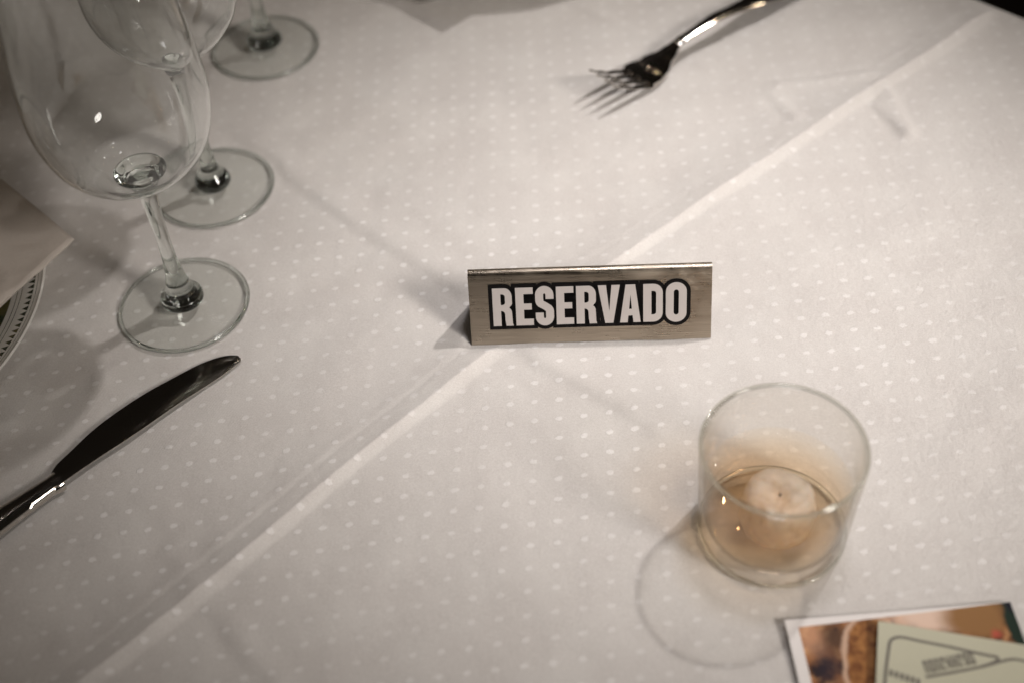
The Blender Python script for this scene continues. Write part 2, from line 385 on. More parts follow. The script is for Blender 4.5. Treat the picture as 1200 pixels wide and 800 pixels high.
FOLD = np.array(sorted(sd(at(*q)) for q in ((100, 800), (150, 757), (250, 679), (350, 598), (400, 553), (500, 472), (585, 405), (655, 353), (720, 308), (790, 261), (860, 214), (950, 155), (1060, 83), (1165, 13))))
_fp = np.polyfit(FOLD[:, 0], FOLD[:, 1], 5)
def fold_d(s_): return np.polyval(_fp, np.clip(s_, FOLD[0, 0], FOLD[-1, 0]))
def cloth_height(X, Y):
    s_ = (X - F0.x) * S.x + (Y - F0.y) * S.y; d = (X - F0.x) * N.x + (Y - F0.y) * N.y
    h = np.zeros(X.shape)
    sm = lambda k: k * k * (3 - 2 * k)
    # press fold: raised line with a shallow second crease beside it
    wob = .0003 * np.sin(s_ * 47 + 1)
    dd = d - fold_d(s_) + wob
    amp = .0025 + .0005 * np.sin(s_ * 13 + .5) + .0002 * np.sin(s_ * 61)
    wl = .036 + .005 * np.sin(s_ * 17)
    h += 1.35 * amp * (1 + .35 * np.clip(s_ / .5 - .6, 0, 1)) * np.where(dd > 0, np.clip(1 - dd / (.0062 + .0007 * np.sin(s_ * 31)), 0, 1) ** 1.6, np.clip(1 + dd / wl, 0, 1) ** 1.8)
    h -= .00015 * sm(np.clip(1 - np.abs(dd + .0105) / .003, 0, 1)) * (.6 + .4 * np.sin(s_ * 9))
    h += .00016 * sm(np.clip(1 - np.abs(dd + .0145) / .004, 0, 1)) * (.6 + .4 * np.sin(s_ * 12))
    for r in RIDGES: h += r(X, Y)
    # slow undulation of ironed cotton
    h += .0007 * np.sin(X * 31 + 2.1 * np.sin(Y * 17)) * np.sin(Y * 27 + 1.3 * np.sin(X * 13 + 1))
    h += .00035 * np.sin(X * 71 + 1.7 * np.sin(Y * 43)) * np.sin(Y * 83 + 1.9 * np.sin(X * 37))
    h += .00012 * np.sin(X * 190 + 2.5 * np.sin(Y * 97)) * np.sin(Y * 173 + 2.2 * np.sin(X * 131))
    f = np.ones(X.shape)
    for x, y, r in FLAT:
        f = np.minimum(f, sm(np.clip((np.hypot(X - x, Y - y) - r) / .012, 0, 1)))
    # under the tent sign
    for o in (0., .032):
        a = SA + SV * o
        u = (X - a.x) * SU.x + (Y - a.y) * SU.y; v = (X - a.x) * SV.x + (Y - a.y) * SV.y
        dist = np.hypot(np.maximum(np.maximum(-u, u - .1247), 0), v)
        f = np.minimum(f, .15 + .85 * sm(np.clip((dist - .001) / .007, 0, 1)))
    return h * f - .0006

def build_cloth():
    # d lines: fine next to the press fold
    d = [DMIN]
    while d[-1] < DMAX:
        a = abs(d[-1] + .012); d.append(d[-1] + (.0007 if a < .026 else .0020 if a < .35 else .0035))
    d = np.array(d); ns = 560
    s1 = np.linspace(0, 1, ns)
    Dg, Ug = np.meshgrid(d, s1, indexing='ij')
    send = S_END + SK * (Dg - D_END)
    Sg = S0 + (send - S0) * Ug
    X = F0.x + S.x * Sg + N.x * Dg; Y = F0.y + S.y * Sg + N.y * Dg
    Z = cloth_height(X, Y)
    # soften the height towards the table edge
    ke = np.clip((send - Sg) / .012, 0, 1); Z = Z * ke
    # drop over the far end edge: extra rows that roll over and hang down
    rows = []
    rad = .006
    Xe, Ye, Ze = X[:, -1], Y[:, -1], Z[:, -1]
    on = np.array([S.x, S.y])
    extra = []
    for k in range(1, 7):
        a = k / 6 * math.pi / 2; extra.append((rad * math.sin(a), -rad * (1 - math.cos(a))))
    for k in range(1, 26): extra.append((rad, -rad - .30 * k / 25))
    for o, z in extra:
        hang = max(0, (-z - rad)) / .30
        wv = o + hang * (.02 + .018 * np.sin(d * 38 + 1.5 * np.sin(d * 11)))
        rows.append((Xe + on[0] * wv, Ye + on[1] * wv, np.full(Xe.shape, z)))
    X = np.c_[X, np.stack([r[0] for r in rows], 1)]; Y = np.c_[Y, np.stack([r[1] for r in rows], 1)]; Z = np.c_[Z, np.stack([r[2] for r in rows], 1)]
    nd, nn = X.shape
    co = np.stack([X, Y, Z], -1).reshape(-1, 3)
    idx = np.arange(nd * nn).reshape(nd, nn)
    q = np.stack([idx[:-1, :-1], idx[1:, :-1], idx[1:, 1:], idx[:-1, 1:]], -1).reshape(-1, 4)
    me = bpy.data.meshes.new('tablecloth')
    me.vertices.add(len(co)); me.vertices.foreach_set('co', co.ravel())
    me.loops.add(q.size); me.polygons.add(len(q))
    me.polygons.foreach_set('loop_start', np.arange(0, q.size, 4)); me.loops.foreach_set('vertex_index', q.ravel())
    me.update(calc_edges=True)
    # weave coordinates: one unit = one dot; the woven lattice is slightly stretched across the table
    Xc, Yc = np.clip(co[:, 0], -.34, .38), np.clip(co[:, 1], .24, .92) - .5
    ex, ey = co[:, 0] - Xc, co[:, 1] - .5 - Yc
    C = np.array([[8.85399, 80.2975, -5.7761, -10.37079, -1.10622, 7.50324], [1.33362, 3.98582, -82.23622, -3.24444, -3.79342, .1785]])
    Fm = np.stack([np.ones(len(Xc)), Xc, Yc, Xc * Xc, Xc * Yc, Yc * Yc], 1)
    uv = Fm @ C.T + np.stack([80 * ex - 6 * ey, 4 * ex - 82 * ey + co[:, 2] * 60 * (co[:, 2] < -.008)], 1)
    lay = me.uv_layers.new(name='weave'); lay.data.foreach_set('uv', uv[q.ravel()].ravel())
    me.polygons.foreach_set('use_smooth', np.ones(len(q), bool))
    if me.polygons[0].normal.z < 0: me.flip_normals()
    o = link('tablecloth', me, M['cloth'])
    tag(o, 'off-white dotted damask tablecloth with a sharp diagonal press fold', 'tablecloth')
    o.cycles.is_caustics_receiver = True
build_cloth()

# table under the cloth
tb = thing('dining_table', F0 + S * .4 + Vector((0, 0, -.76)), 'dining table hidden under the dotted white tablecloth', 'table')
def poly_prism(pts, z0, z1, origin=(0, 0)):
    bm = bmesh.new(); a = [bm.verts.new((x - origin[0], y - origin[1], z0)) for x, y in pts]; b = [bm.verts.new((x - origin[0], y - origin[1], z1)) for x, y in pts]
    bm.faces.new(b); bm.faces.new(a[::-1]); n = len(pts)
    for i in range(n): bm.faces.new((a[i], a[(i + 1) % n], b[(i + 1) % n], b[i]))
    bmesh.ops.recalc_face_normals(bm, faces=bm.faces); return bm
def tpt(s_, d_, end=False):
    ss = S_END + SK * (d_ - D_END) - .004 if end else s_
    p = F0 + S * ss + N * d_; return (p.x, p.y)
corners = [tpt(S0 + .01, DMIN + .01), tpt(0, DMIN + .01, True), tpt(0, DMAX - .01, True), tpt(S0 + .01, DMAX - .01)]
org = tb.location
link('tabletop', poly_prism([(x, y) for x, y in corners], .760 - .034, .760 - .0055, org.xy), M['wood'], tb)
cen = Vector((sum(c[0] for c in corners) / 4, sum(c[1] for c in corners) / 4))
for c in corners:
    p = Vector(c).lerp(cen, .10)
    link('leg', poly_prism([(p.x - .025, p.y - .025), (p.x + .025, p.y - .025), (p.x + .025, p.y + .025), (p.x - .025, p.y + .025)], 0, .726, org.xy), M['wood'], tb)

# ------------------------------------------------------------------ wine glasses
def bowl_profile(kind):
    """outer wall from the bottom pole to the rim"""
    if kind == 'round':
        pts = [(.0052, .0900), (.0118, .0928), (.0210, .0968), (.0302, .1035), (.0374, .1128), (.0418, .1245), (.0436, .1380), (.0430, .1530), (.0413, .1720), (.0385, .1920), (.0356, .2120), (.0325, .2360)]
    else:
        pts = [(.0045, .0885), (.0095, .0930), (.0165, .0985), (.0250, .1060), (.0330, .1150), (.0385, .1260), (.0410, .1390), (.0405, .1550), (.0380, .1720), (.0350, .1880)]
    return [(p.x, p.y) for p in spline([(a, b) for a, b in pts], 6)]
def make_glass(kind, loc, rz, label, ls=1.):
    t = thing('wine_glass', loc, label, 'wine glass', rz, 'stemmed glasses at the left of the table')
    op = bowl_profile(kind)
    # inner wall: offset inwards by the wall thickness, thicker at the bottom
    ip = []
    for i, (r, z) in enumerate(op):
        th = .0011 + .0020 * max(0, 1 - (z - .0895) / .010)
        j0, j1 = max(0, i - 1), min(len(op) - 1, i + 1)
        tx, tz = op[j1][0] - op[j0][0], op[j1][1] - op[j0][1]; l = math.hypot(tx, tz)
        ip.append((max(r - th * tz / l, .0), z + th * tx / l))
    ip = [(r, z) for r, z in ip if z > op[0][1] + .004 and r > .004]
    zi = ip[0][1]
    rim = [(op[-1][0] - .0003, op[-1][1] + .0005), (op[-1][0] - .0008, op[-1][1] + .0005)]
    wall = op + rim + ip[::-1] + [(.0, zi - .0006)]
    bm = lathe(wall, 160)
    for v in bm.verts:
        q = v.co; a = math.atan2(q.y, q.x); rr = math.hypot(q.x, q.y)
        if rr > .004:
            k = 1 + .006 * math.sin(2 * a + 30 * q.z) + .0030 * math.sin(3 * a - 70 * q.z + 1) + (.013 * math.sin(9 * a + 210 * q.z) * max(0, 1 - abs(q.z - .108) / .03) if kind != 'round' else .004 * math.sin(5 * a - 160 * q.z) * max(0, 1 - abs(q.z - .11) / .04))
            v.co.x *= k; v.co.y *= k
    bo = link('bowl', bm, M['bowl'], t, True); bo.cycles.is_caustics_caster = True
    # solid stem with its swelling at the foot and the flare that carries the bowl
    if kind == 'round':
        sp = [(.0, .0042), (.0096, .0043), (.0116, .0062), (.0110, .0092), (.0085, .0112), (.0078, .0132), (.0071, .0165), (.0054, .0225), (.0041, .0330), (.0036, .0480), (.0038, .0640), (.0043, .0760), (.0053, .0835), (.0070, .0885), (.0098, .0922), (.0130, .0948)]
        top = [(.0132, .0966), (.0098, .0976), (.0048, .0962), (.0, .0955)]
    else:
        sp = [(.0, .0042), (.0098, .0044), (.0106, .0064), (.0098, .0092), (.0080, .0118), (.0058, .0150), (.0044, .0215), (.0037, .0330), (.0034, .0500), (.0037, .0640), (.0046, .0760), (.0060, .0850), (.0078, .0900)]
        top = [(.0080, .0925), (.0040, .0930), (.0, .0920)]
    prof = [(.0, sp[0][1])] + [(max(p.x, 0), p.y) for p in spline(sp[1:], 5)] + [(max(p.x, 0), p.y) for p in spline(top, 4)]
    prof = [prof[0]] + [q for q in prof[1:-1] if q[0] > 1e-4] + [(.0, prof[-1][1])]
    link('stem', lathe(prof, 72), M['solid'], t, True)
    rf = .0352
    fp = [(.0, .0004), (.012, .0006), (.030, .0004), (.0338, .0002), (.0350, .0006), (.0354, .0013), (.0350, .0021), (.0338, .0025), (.029, .0027), (.020, .0032), (.013, .0040), (.009, .0050), (.0, .0052)]
    link('foot', lathe([(r, z) for r, z in fp], 128), M['thin'], t, True)
    ring = [(.0339, .0006), (.0345, .0002), (.0353, .0005), (.0357, .0013), (.0353, .0021), (.0345, .0025), (.0339, .0022)]
    ring = [(p.x, p.y) for p in spline(ring, 3)]
    link('foot_rim', lathe(ring, 128, True), M['solid'], t, True)
    return t
make_glass('round', (*G1.xy, 0), 0, 'tall clear wine glass in front with big round bowl, right behind the knife')
make_glass('cone', (*G2.xy, 0), .4, 'middle clear wine glass whose foot shows to the right of the front glass stem')
make_glass('round', (*G3.xy, 0), 1.1, 'rear clear wine glass of which only the foot shows, at the top of the photo')

# ------------------------------------------------------------------ tumbler with amber liquid and a wax lump
tm = thing('tumbler', (*TB.xy, 0), 'short clear tumbler half full of pale amber liquid, standing on the cloth', 'glass')
RB, RT, HT = .0335, .0362, .0602
wall = [(.0, .0012), (.024, .0010), (.030, .0004), (.0322, .0008), (RB, .0030), (RB + .0008, .012), (RT - .0008, .040), (RT, HT - .001), (RT - .0006, HT), (RT - .0014, HT), (RT - .0020, HT - .001),
        (RT - .0028, .040), (RB - .0014, .014), (RB - .0026, .0085), (.028, .0066), (.020, .0062), (.0, .0060)]
link('glass_body', lathe(wall, 128), M['thin2'], tm, True)
ZL = .0305
rr_ = [(RT - .0017, HT - .0010), (RT - .0015, HT - .0001), (RT - .0009, HT + .0002), (RT - .0002, HT - .0001), (RT + .0001, HT - .0010), (RT - .0008, HT - .0015)]
link('rim', lathe([(p.x, p.y) for p in spline(rr_, 3)], 128, True), M['solid'], tm, True)
rr_ = [(.0322, .0018), (.0320, .0011), (.0324, .0005), (.0331, .0004), (.0338, .0011), (.0337, .0022), (.0328, .0024)]
link('base_ring', lathe([(p.x, p.y) for p in spline(rr_, 3)], 128, True), M['solid'], tm, True)
def rin(z): return RB - .0014 + (RT - .0028 - RB + .0014) * (z - .014) / .026
lq = [(.0, .0064), (.020, .0066), (.0276, .0070), (RB - .0030, .0088), (rin(.014) - .0003, .0142), (rin(ZL) - .0003, ZL + .0022), (rin(ZL) - .0009, ZL + .0013), (rin(ZL) - .0019, ZL + .00065), (rin(ZL) - .0034, ZL + .00025), (rin(ZL) - .0060, ZL + .00005), (.020, ZL), (.015, ZL - .00005), (.0, ZL - .00005)]
tag(link('amber_liquid', lathe(lq, 128), M['liquid'], tm, True), 'pale amber liquid')
def wax_block():
    cp = [(.0, .0), (.0125, .0), (.0152, .0012), (.0164, .0040), (.0168, .0100), (.0166, .0160), (.0156, .0196), (.0136, .0216), (.0100, .0226), (.0055, .0222), (.0022, .0212), (.0, .0210)]
    bm = lathe([(0., 0.)] + [(max(p.x, 1e-4), p.y) for p in spline(cp[1:-1], 4)] + [(0., .0210)], 72)
    for v in bm.verts:
        n = noise.fractal(v.co * 90, 1., 2., 3); k = 1 + .05 * n
        v.co.x *= k; v.co.y *= k; v.co.z += .0009 * noise.noise(v.co * 210) * (v.co.z > .015)
    return bm
cn = thing('candle', (TB.x + .0008, TB.y - .0025, .0072), 'pale round wax lump sunk in the amber liquid of the tumbler', 'candle')
link('wax_body', wax_block(), M['ice'], cn, True)
wk = [(.0, .0200), (.0006, .0203), (.0005, .0224), (.0003, .0229), (.0, .0230)]
tag(link('wick', lathe(wk, 12), M['ink'], cn, True), 'short dark wick')

# ------------------------------------------------------------------ tent sign
SD, SH = .0165, .0378                     # half depth, height
sg = thing('table_sign', (*SA.xy, 0), 'brushed steel tent sign reading RESERVADO in the middle of the table', 'sign', math.atan2(SU.y, SU.x))
L = (SB - SA).length
def sign_sheet():
    th = .0007; path = []
    slope = math.atan2(SH, SD); rr = .0028
    # outline: front bottom -> top -> back bottom, with rounded top
    nf = Vector((-math.sin(slope), math.cos(slope)))    # outward normal of the front (towards -v, +z)
    cv = SD; cz = SH - rr / math.cos(slope) * 1.0
    cz = SH - rr
    for a in np.linspace(0, 1, 7)[:-1]: path.append((None, a, 'f'))
    out, inn = [], []
    # front plane passes through (0,0) and is tangent to the arc of centre (cv, cz)
    d0 = math.hypot(cv, cz); base = math.atan2(cz, cv); off = math.asin(rr / d0); ang = base + off
    tl = math.sqrt(d0 * d0 - rr * rr); tv, tz = tl * math.cos(ang), tl * math.sin(ang)
    nv, nz = -math.sin(ang), math.cos(ang)
    for a in np.linspace(0, 1, 12)[:-1]:
        out.append((tv * a, tz * a)); inn.append((tv * a - nv * th, tz * a - nz * th))
    a0 = math.atan2(nz, nv); a1 = math.pi - a0
    for a in np.linspace(a0, a1, 14):
        out.append((cv + rr * math.cos(a), cz + rr * math.sin(a))); inn.append((cv + (rr - th) * math.cos(a), cz + (rr - th) * math.sin(a)))
    for a in np.linspace(1, 0, 12)[1:]:
        out.append((2 * cv - tv * a, tz * a)); inn.append((2 * cv - tv * a + nv * th, tz * a - nz * th))
    loop = out + inn[::-1]
    xs = [0, .0004] + list(np.linspace(.0004, L - .0004, 26)[1:-1]) + [L - .0004, L]
    bm = bmesh.new(); rows = []
    for x in xs:
        g = .0001 if x in (0, L) else 0
        row = []
        for (v, z) in loop:
            dent = .00022 * math.sin(x * 60 + 1) * (1 - z / SH) + .00015 * math.sin(x * 140)  * (1 - z / SH)
            row.append(bm.verts.new((x, v - dent, max(z, 0.0) + .0001)))
        rows.append(row)
    n = len(loop)
    for a, b in zip(rows, rows[1:]):
        for i in range(n): bm.faces.new((a[i], a[(i + 1) % n], b[(i + 1) % n], b[i]))
    m = len(out)
    for row in (rows[0], rows[-1]):
        for i in range(m - 1):
            bm.faces.new((row[i], row[i + 1], row[n - 2 - i], row[n - 1 - i]))
    bmesh.ops.recalc_face_normals(bm, faces=bm.faces)
    return bm, ang
bm, ANG = sign_sheet()
sheet = link('folded_plate', bm, M['brushed'], sg, True)
md = sheet.modifiers.new('edge', 'EDGE_SPLIT'); md.split_angle = R(40)

# letters: millimetres, x to the right, y up; each is (outer contour, [holes])
def arc(cx, cy, rx, ry, a0, a1, n=10):
    return [(cx + rx * math.cos(R(a0 + (a1 - a0) * i / n)), cy + ry * math.sin(R(a0 + (a1 - a0) * i / n))) for i in range(n + 1)]
H = 21.4
def letter(ch, wd):
    st = 4.2
    if ch == 'E':
        b = 3.7
        return [(0, 0), (wd, 0), (wd, b), (st, b), (st, 8.9), (wd - .8, 8.9), (wd - .8, 12.4), (st, 12.4), (st, H - b), (wd, H - b), (wd, H), (0, H)], []
    if ch == 'R':
        o = [(0, 0), (st, 0), (st, 8.6)] + arc(4.3, 6.6, 1.9, 2.0, 90, 0, 5) + [(6.3, 3), (6.7, 0), (wd, 0), (wd - .45, 1.6), (wd - .6, 6.6)] + arc(wd - 3.2, 7.6, 2.55, 2.9, 0, 60, 5) \
            + arc(wd - 3.2, 13.0, 2.75, 2.6, -55, 0, 5) + arc(wd - 4.2, 16.4, 3.75, 5.0, 0, 90, 8) + [(0, H)]
        hole = [(st, 11.9), (st + .6, 11.9)] + arc(st + .7, 13.3, 1.55, 1.4, -90, 0, 4) + arc(st + .7, 16.6, 1.55, 1.4, 0, 90, 4) + [(st, 18.0)]
        return o, [hole]
    if ch == 'V':
        return [(3.6, 0), (7.8, 0), (wd, H), (wd - 4.3, H), (5.75, 6.6), (4.25, H), (0, H)], []
    if ch == 'A':
        return [(0, 0), (4.0, 0), (4.35, 3.9), (6.55, 3.9), (6.95, 0), (wd, 0), (7.9, H), (3.0, H)], [[(4.75, 7.6), (6.15, 7.6), (5.5, 15.8)]]
    if ch == 'D':
        o = [(0, 0), (3.5, 0)] + arc(wd - 4.9, 4.9, 4.9, 4.9, -90, 0, 8) + arc(wd - 4.9, H - 4.9, 4.9, 4.9, 0, 90, 8) + [(0, H)]
        hole = [(st, 4.1)] + arc(st + .9, 5.4, 1.5, 1.3, -90, 0, 5) + arc(st + .9, H - 5.3, 1.5, 1.3, 0, 90, 5) + [(st, H - 4.0)]
        return o, [hole]
    if ch == 'O':
        r = wd / 2
        o = arc(r, 5.2 - .5, r, 5.2, 180, 360, 16) + arc(r, H - 5.2 + .5, r, 5.2, 0, 180, 16)
        hole = arc(r, 5.1, 1.3, 1.5, 180, 360, 10) + arc(r, H - 5.1, 1.3, 1.5, 0, 180, 10)
        return o, [hole]
    if ch == 'S':
        r = wd / 2; w_ = 4.15; ri = r - w_ / 2
        cl = [(wd - w_ / 2, 14.6), (wd - w_ / 2, 16.4)] + arc(r, 16.9, ri, 2.85 + 0.2, 0, 180, 14) + [(w_ / 2, 15.4)] + arc(r, 14.2, ri, 3.2, 188, 222, 4) + \
             [(r, 10.9)] + arc(r, 7.5, ri, 3.0, 38, 0, 4) + arc(r, 4.7, ri, 3.05, 0, -180, 14) + [(w_ / 2, 5.6), (w_ / 2, 7.0)]
        cl = [cl[0]] + [c for i, c in enumerate(cl[1:], 1) if math.dist(c, cl[i - 1]) > .05]
        lft, rgt = [], []
        for i, p in enumerate(cl):
            a, b = cl[max(0, i - 1)], cl[min(len(cl) - 1, i + 1)]; tx, ty = b[0] - a[0], b[1] - a[1]; l = math.hypot(tx, ty)
            hw = w_ / 2
            lft.append((p[0] - ty / l * hw, p[1] + tx / l * hw)); rgt.append((p[0] + ty / l * hw, p[1] - tx / l * hw))
        return lft + rgt[::-1], []
def area(c): return .5 * sum(c[i][0] * c[(i + 1) % len(c)][1] - c[(i + 1) % len(c)][0] * c[i][1] for i in range(len(c)))
def curve_fill(contours, depth):
    cu = bpy.data.curves.new('tmp', 'CURVE'); cu.dimensions = '2D'; cu.fill_mode = 'BOTH'; cu.extrude = depth / 2
    for c in contours:
        s = cu.splines.new('POLY'); s.points.add(len(c) - 1); s.use_cyclic_u = True
        for i, (x, y) in enumerate(c): s.points[i].co = (x / 1000, y / 1000, 0, 1)
    ob = bpy.data.objects.new('tmp', cu); COL.objects.link(ob)
    me = bpy.data.meshes.new_from_object(ob.evaluated_get(bpy.context.evaluated_depsgraph_get()))
    bpy.data.objects.remove(ob); bpy.data.curves.remove(cu); return me
def outline_mesh(contours, r):
    """flat black halo: every contour filled and widened outwards by r"""
    bm = bmesh.new()
    for c in contours:
        if area(c) < 0: c = c[::-1]
        n = len(c); off = []
        for i in range(n):
            a, p, b = c[i - 1], c[i], c[(i + 1) % n]
            t1 = Vector((p[0] - a[0], p[1] - a[1])); t2 = Vector((b[0] - p[0], b[1] - p[1]))
            if t1.length < 1e-6: t1 = t2
            if t2.length < 1e-6: t2 = t1
            t1.normalize(); t2.normalize()
            n1 = Vector((t1.y, -t1.x)); n2 = Vector((t2.y, -t2.x)); m = n1 + n2
            if m.length < .3: m = n1
            m.normalize(); k = min(1 / max(m.dot(n1), .3), 1.6)
            off.append((Vector(p) + m * r * k))
        for i in range(n):
            j = (i + 1) % n
            q = [bm.verts.new((x / 1000, y / 1000, 0)) for x, y in (c[i], c[j], off[j], off[i])]
            try: bm.faces.new(q)
            except ValueError: pass
    return bm
face = thing_face = bpy.data.objects.new('reserved_sticker', None); COL.objects.link(face); face.parent = sg
bpy.data.objects.remove(face)
FM = Matrix.Rotation(ANG, 4, 'X')          # letters' xy plane -> front face of the sheet
X0 = [(578.9, 'R', 10.5), (605.7, 'E', 9.1), (628.7, 'S', 9.5), (653.0, 'E', 9.0), (676.3, 'R', 10.6), (701.5, 'V', 11.3), (726.8, 'A', 10.7), (753.9, 'D', 10.0), (780.0, 'O', 10.7)]
allc = []; MMPX = L * 1000 / 281.5
yb = 10.6
black = bmesh.new()
letters = []
for px, ch, wd in X0:
    o, holes = letter(ch, wd); x0 = (px - 551.6) * MMPX
    sh = lambda c: [(x + x0, y + yb) for x, y in c]
    letters.append((ch, sh(o), [sh(h_) for h_ in holes]))
bm = outline_mesh([l[1] for l in letters], 2.05)
me_out = bpy.data.meshes.new('halo'); bm.to_mesh(me_out); bm.free()
bmj = bmesh.new(); bmj.from_mesh(me_out)
for ch, o, holes in letters:
    if ch in 'ER': o = [(min(p[0] for p in o), yb), (max(p[0] for p in o) - .2, yb), (max(p[0] for p in o) - .2, yb + H * .9), (max(p[0] for p in o) - 2.2, yb + H), (min(p[0] for p in o), yb + H)]
    me = curve_fill([o], .00002); bmj.from_mesh(me); bpy.data.meshes.remove(me)
for v in bmj.verts: v.co.z = 0.
bmesh.ops.transform(bmj, matrix=FM @ Matrix.Translation((0, 0, .00035)), verts=bmj.verts)
stk = link('sticker', bmj, M['black'], sg)
tag(stk, 'black outlined sticker')
for ch, o, holes in letters:
    me = curve_fill([o] + holes, .00006)
    me.transform(FM @ Matrix.Translation((0, 0, .00045)))
    tag(link('letter', me, M['white'], sg), 'white letter ' + ch)

# ------------------------------------------------------------------ knife
def sweep_outline(up, lo, z_mid, z_edge, n, mat, name, parent, origin, base_z=.0003):
    """a flat bar between two outlines (lists of world points); domed across: z_mid at the middle, z_edge at the borders"""
    U = spline([p for p in up], n); Lo = spline([p for p in lo], n)
    bm = bmesh.new(); rows = []; K = 8
    for i, (a, b) in enumerate(zip(U, Lo)):
        f = i / (len(U) - 1)
        zm = z_mid(f) if callable(z_mid) else z_mid; ze = z_edge(f) if callable(z_edge) else z_edge
        bz = base_z(f) if callable(base_z) else base_z
        row = []
        for k in range(K + 1):
            t = k / K; p = a.lerp(b, t); c = 1 - (2 * t - 1) ** 2
            row.append(bm.verts.new((p.x - origin.x, p.y - origin.y, bz + ze + (zm - ze) * c ** .75)))
        for k in range(K, -1, -1):
            t = k / K; p = a.lerp(b, t); c = 1 - (2 * t - 1) ** 2
            row.append(bm.verts.new((p.x - origin.x, p.y - origin.y, bz + ze * .3 * (1 - c))))
        rows.append(row)
    m = len(rows[0])
    for a, b in zip(rows, rows[1:]):
        for i in range(m): bm.faces.new((a[i], a[(i + 1) % m], b[(i + 1) % m], b[i]))
    bm.faces.new(rows[0]); bm.faces.new(rows[-1][::-1])
    bmesh.ops.recalc_face_normals(bm, faces=bm.faces)
    o = link(name, bm, mat, parent, True)
    md = o.modifiers.new('edge', 'EDGE_SPLIT'); md.split_angle = R(50)
    return o
KO = at(56, 566)
kn = thing('table_knife', (*KO.xy, 0), 'polished steel table knife lying beside the front wine glass', 'knife')
zk = .003
up = [at(58, 560, zk), at(66, 546, zk), at(84, 528, zk), (at(110, 503, zk)), at(140, 480, zk), at(170, 460, zk), at(200, 443, zk), at(232, 426, zk), at(258, 416, zk), at(276, 414, zk), at(281.5, 417, zk)]
lo = [at(66, 571, zk), at(76, 564, zk), at(94, 551, zk), at(120, 533, zk), at(150, 513, zk), at(180, 492, zk), at(208, 472, zk), at(234, 455, zk), at(258, 439, zk), at(275, 426, zk), at(281.5, 420, zk)]
bl = sweep_outline(up, lo, .0014, .0009, 5, M['steel'], 'blade', kn, KO, lambda f: .0026 * (1 - f) + .0004)
kd = ((at(60, 565, .005) - at(281, 418, .003)).normalized()); kd.z = 0; kd.normalize(); kp = Vector((-kd.y, kd.x, 0))
hb = at(60, 565, .005)
up, lo = [], []
for dist, hw in ((-.001, .0047), (.006, .0051), (.02, .0060), (.05, .0082), (.08, .0092), (.10, .0088), (.109, .0060), (.112, .0022)):
    c = hb + kd * dist; lo.append(c + kp * hw * 1.); up.append(c - kp * hw)
hd = sweep_outline(up, lo, lambda f: .0062 + .0015 * f, .0044, 5, M['steel'], 'handle', kn, KO, .0003)
bol = sweep_outline([hb - kd * .004 - kp * .0058, hb - kd * .0015 - kp * .0058, hb + kd * .001 - kp * .0053], [hb - kd * .004 + kp * .0058, hb - kd * .0015 + kp * .0058, hb + kd * .001 + kp * .0053], .0066, .0034, 3, M['steel'], 'bolster', kn, KO, .0003)

# ------------------------------------------------------------------ fork
FN = at(797, 50, .012)           # neck
KEY = Vector((.80, 1.12, 1.5)); ZT = .0195
sh_tip = at(689, 121)                                   # centre of the four shadow tips
tip = sh_tip + (KEY - sh_tip) * (ZT / KEY.z)
fd = tip - FN; fd.z = 0; fd.normalize()
hdv = (at(872, -2, .016) - at(797, 48, .012)); hdv.z = 0; hdv.normalize()
fd = (fd * .15 - hdv * .85).normalized()
fo = thing('dinner_fork', (FN.x, FN.y, 0), 'steel dinner fork lying on its back at the top, tines pointing up and left', 'fork', math.atan2(fd.y, fd.x))
def fz(x):     # underside height along the fork, x from the neck towards the tines
    pts = [(-.13, .003), (-.11, .001), (-.07, .0095), (-.03, .0140), (0, .0120), (.012, .0062), (.026, .0016), (.036, .0020), (.050, .0075), (.060, .0132), (.068, .0185)]
    for (a, b), (c, d) in zip(pts, pts[1:]):
        if x <= c:
            t = min(1, max(0, (x - a) / (c - a))); t = t * t * (3 - 2 * t) * .5 + t * .5
            return b + (d - b) * t
    return pts[-1][1]
def strip(x0, x1, wf, cf, tf, n, bowl=0., mat=None, name='x'):
    bm = bmesh.new(); rows = []; K = 8
    for i in range(n + 1):
        x = x0 + (x1 - x0) * i / n; w_ = wf(x); c = cf(x); th = tf(x); row = []
        for k in range(K + 1):
            u = 2 * k / K - 1; row.append(bm.verts.new((x, c + u * w_, fz(x) + th - (1 - u * u) * (bowl * w_ - th * (.0 if bowl else .0)) + (bowl * w_) * 1. - (0 if bowl else th * .35 * u * u))))
        for k in range(K, -1, -1):
            u = 2 * k / K - 1; row.append(bm.verts.new((x, c + u * w_, fz(x) - (1 - u * u) * bowl * w_ + bowl * w_ + (0 if bowl else th * .35 * u * u))))
        rows.append(row)
    m = len(rows[0])
    for a, b in zip(rows, rows[1:]):
        for i in range(m): bm.faces.new((a[i], a[(i + 1) % m], b[(i + 1) % m], b[i]))
    bm.faces.new(rows[0]); bm.faces.new(rows[-1][::-1]); bmesh.ops.recalc_face_normals(bm, faces=bm.faces)
    o = link(name, bm, mat, fo, True); md = o.modifiers.new('edge', 'EDGE_SPLIT'); md.split_angle = R(50); return o
def lerp_tab(tab):
    def f(x):
        for (a, b), (c, d) in zip(tab, tab[1:]):
            if x <= c: t = min(1, max(0, (x - a) / (c - a))); return b + (d - b) * (t * t * (3 - 2 * t))
        return tab[-1][1]
    return f
strip(-.135, .003, lerp_tab([(-.135, .004), (-.125, .0095), (-.09, .0085), (-.04, .0045), (-.01, .0034), (.003, .0036)]), lambda x: 0, lambda x: .0030, 40, 0, M['steel'], 'handle')
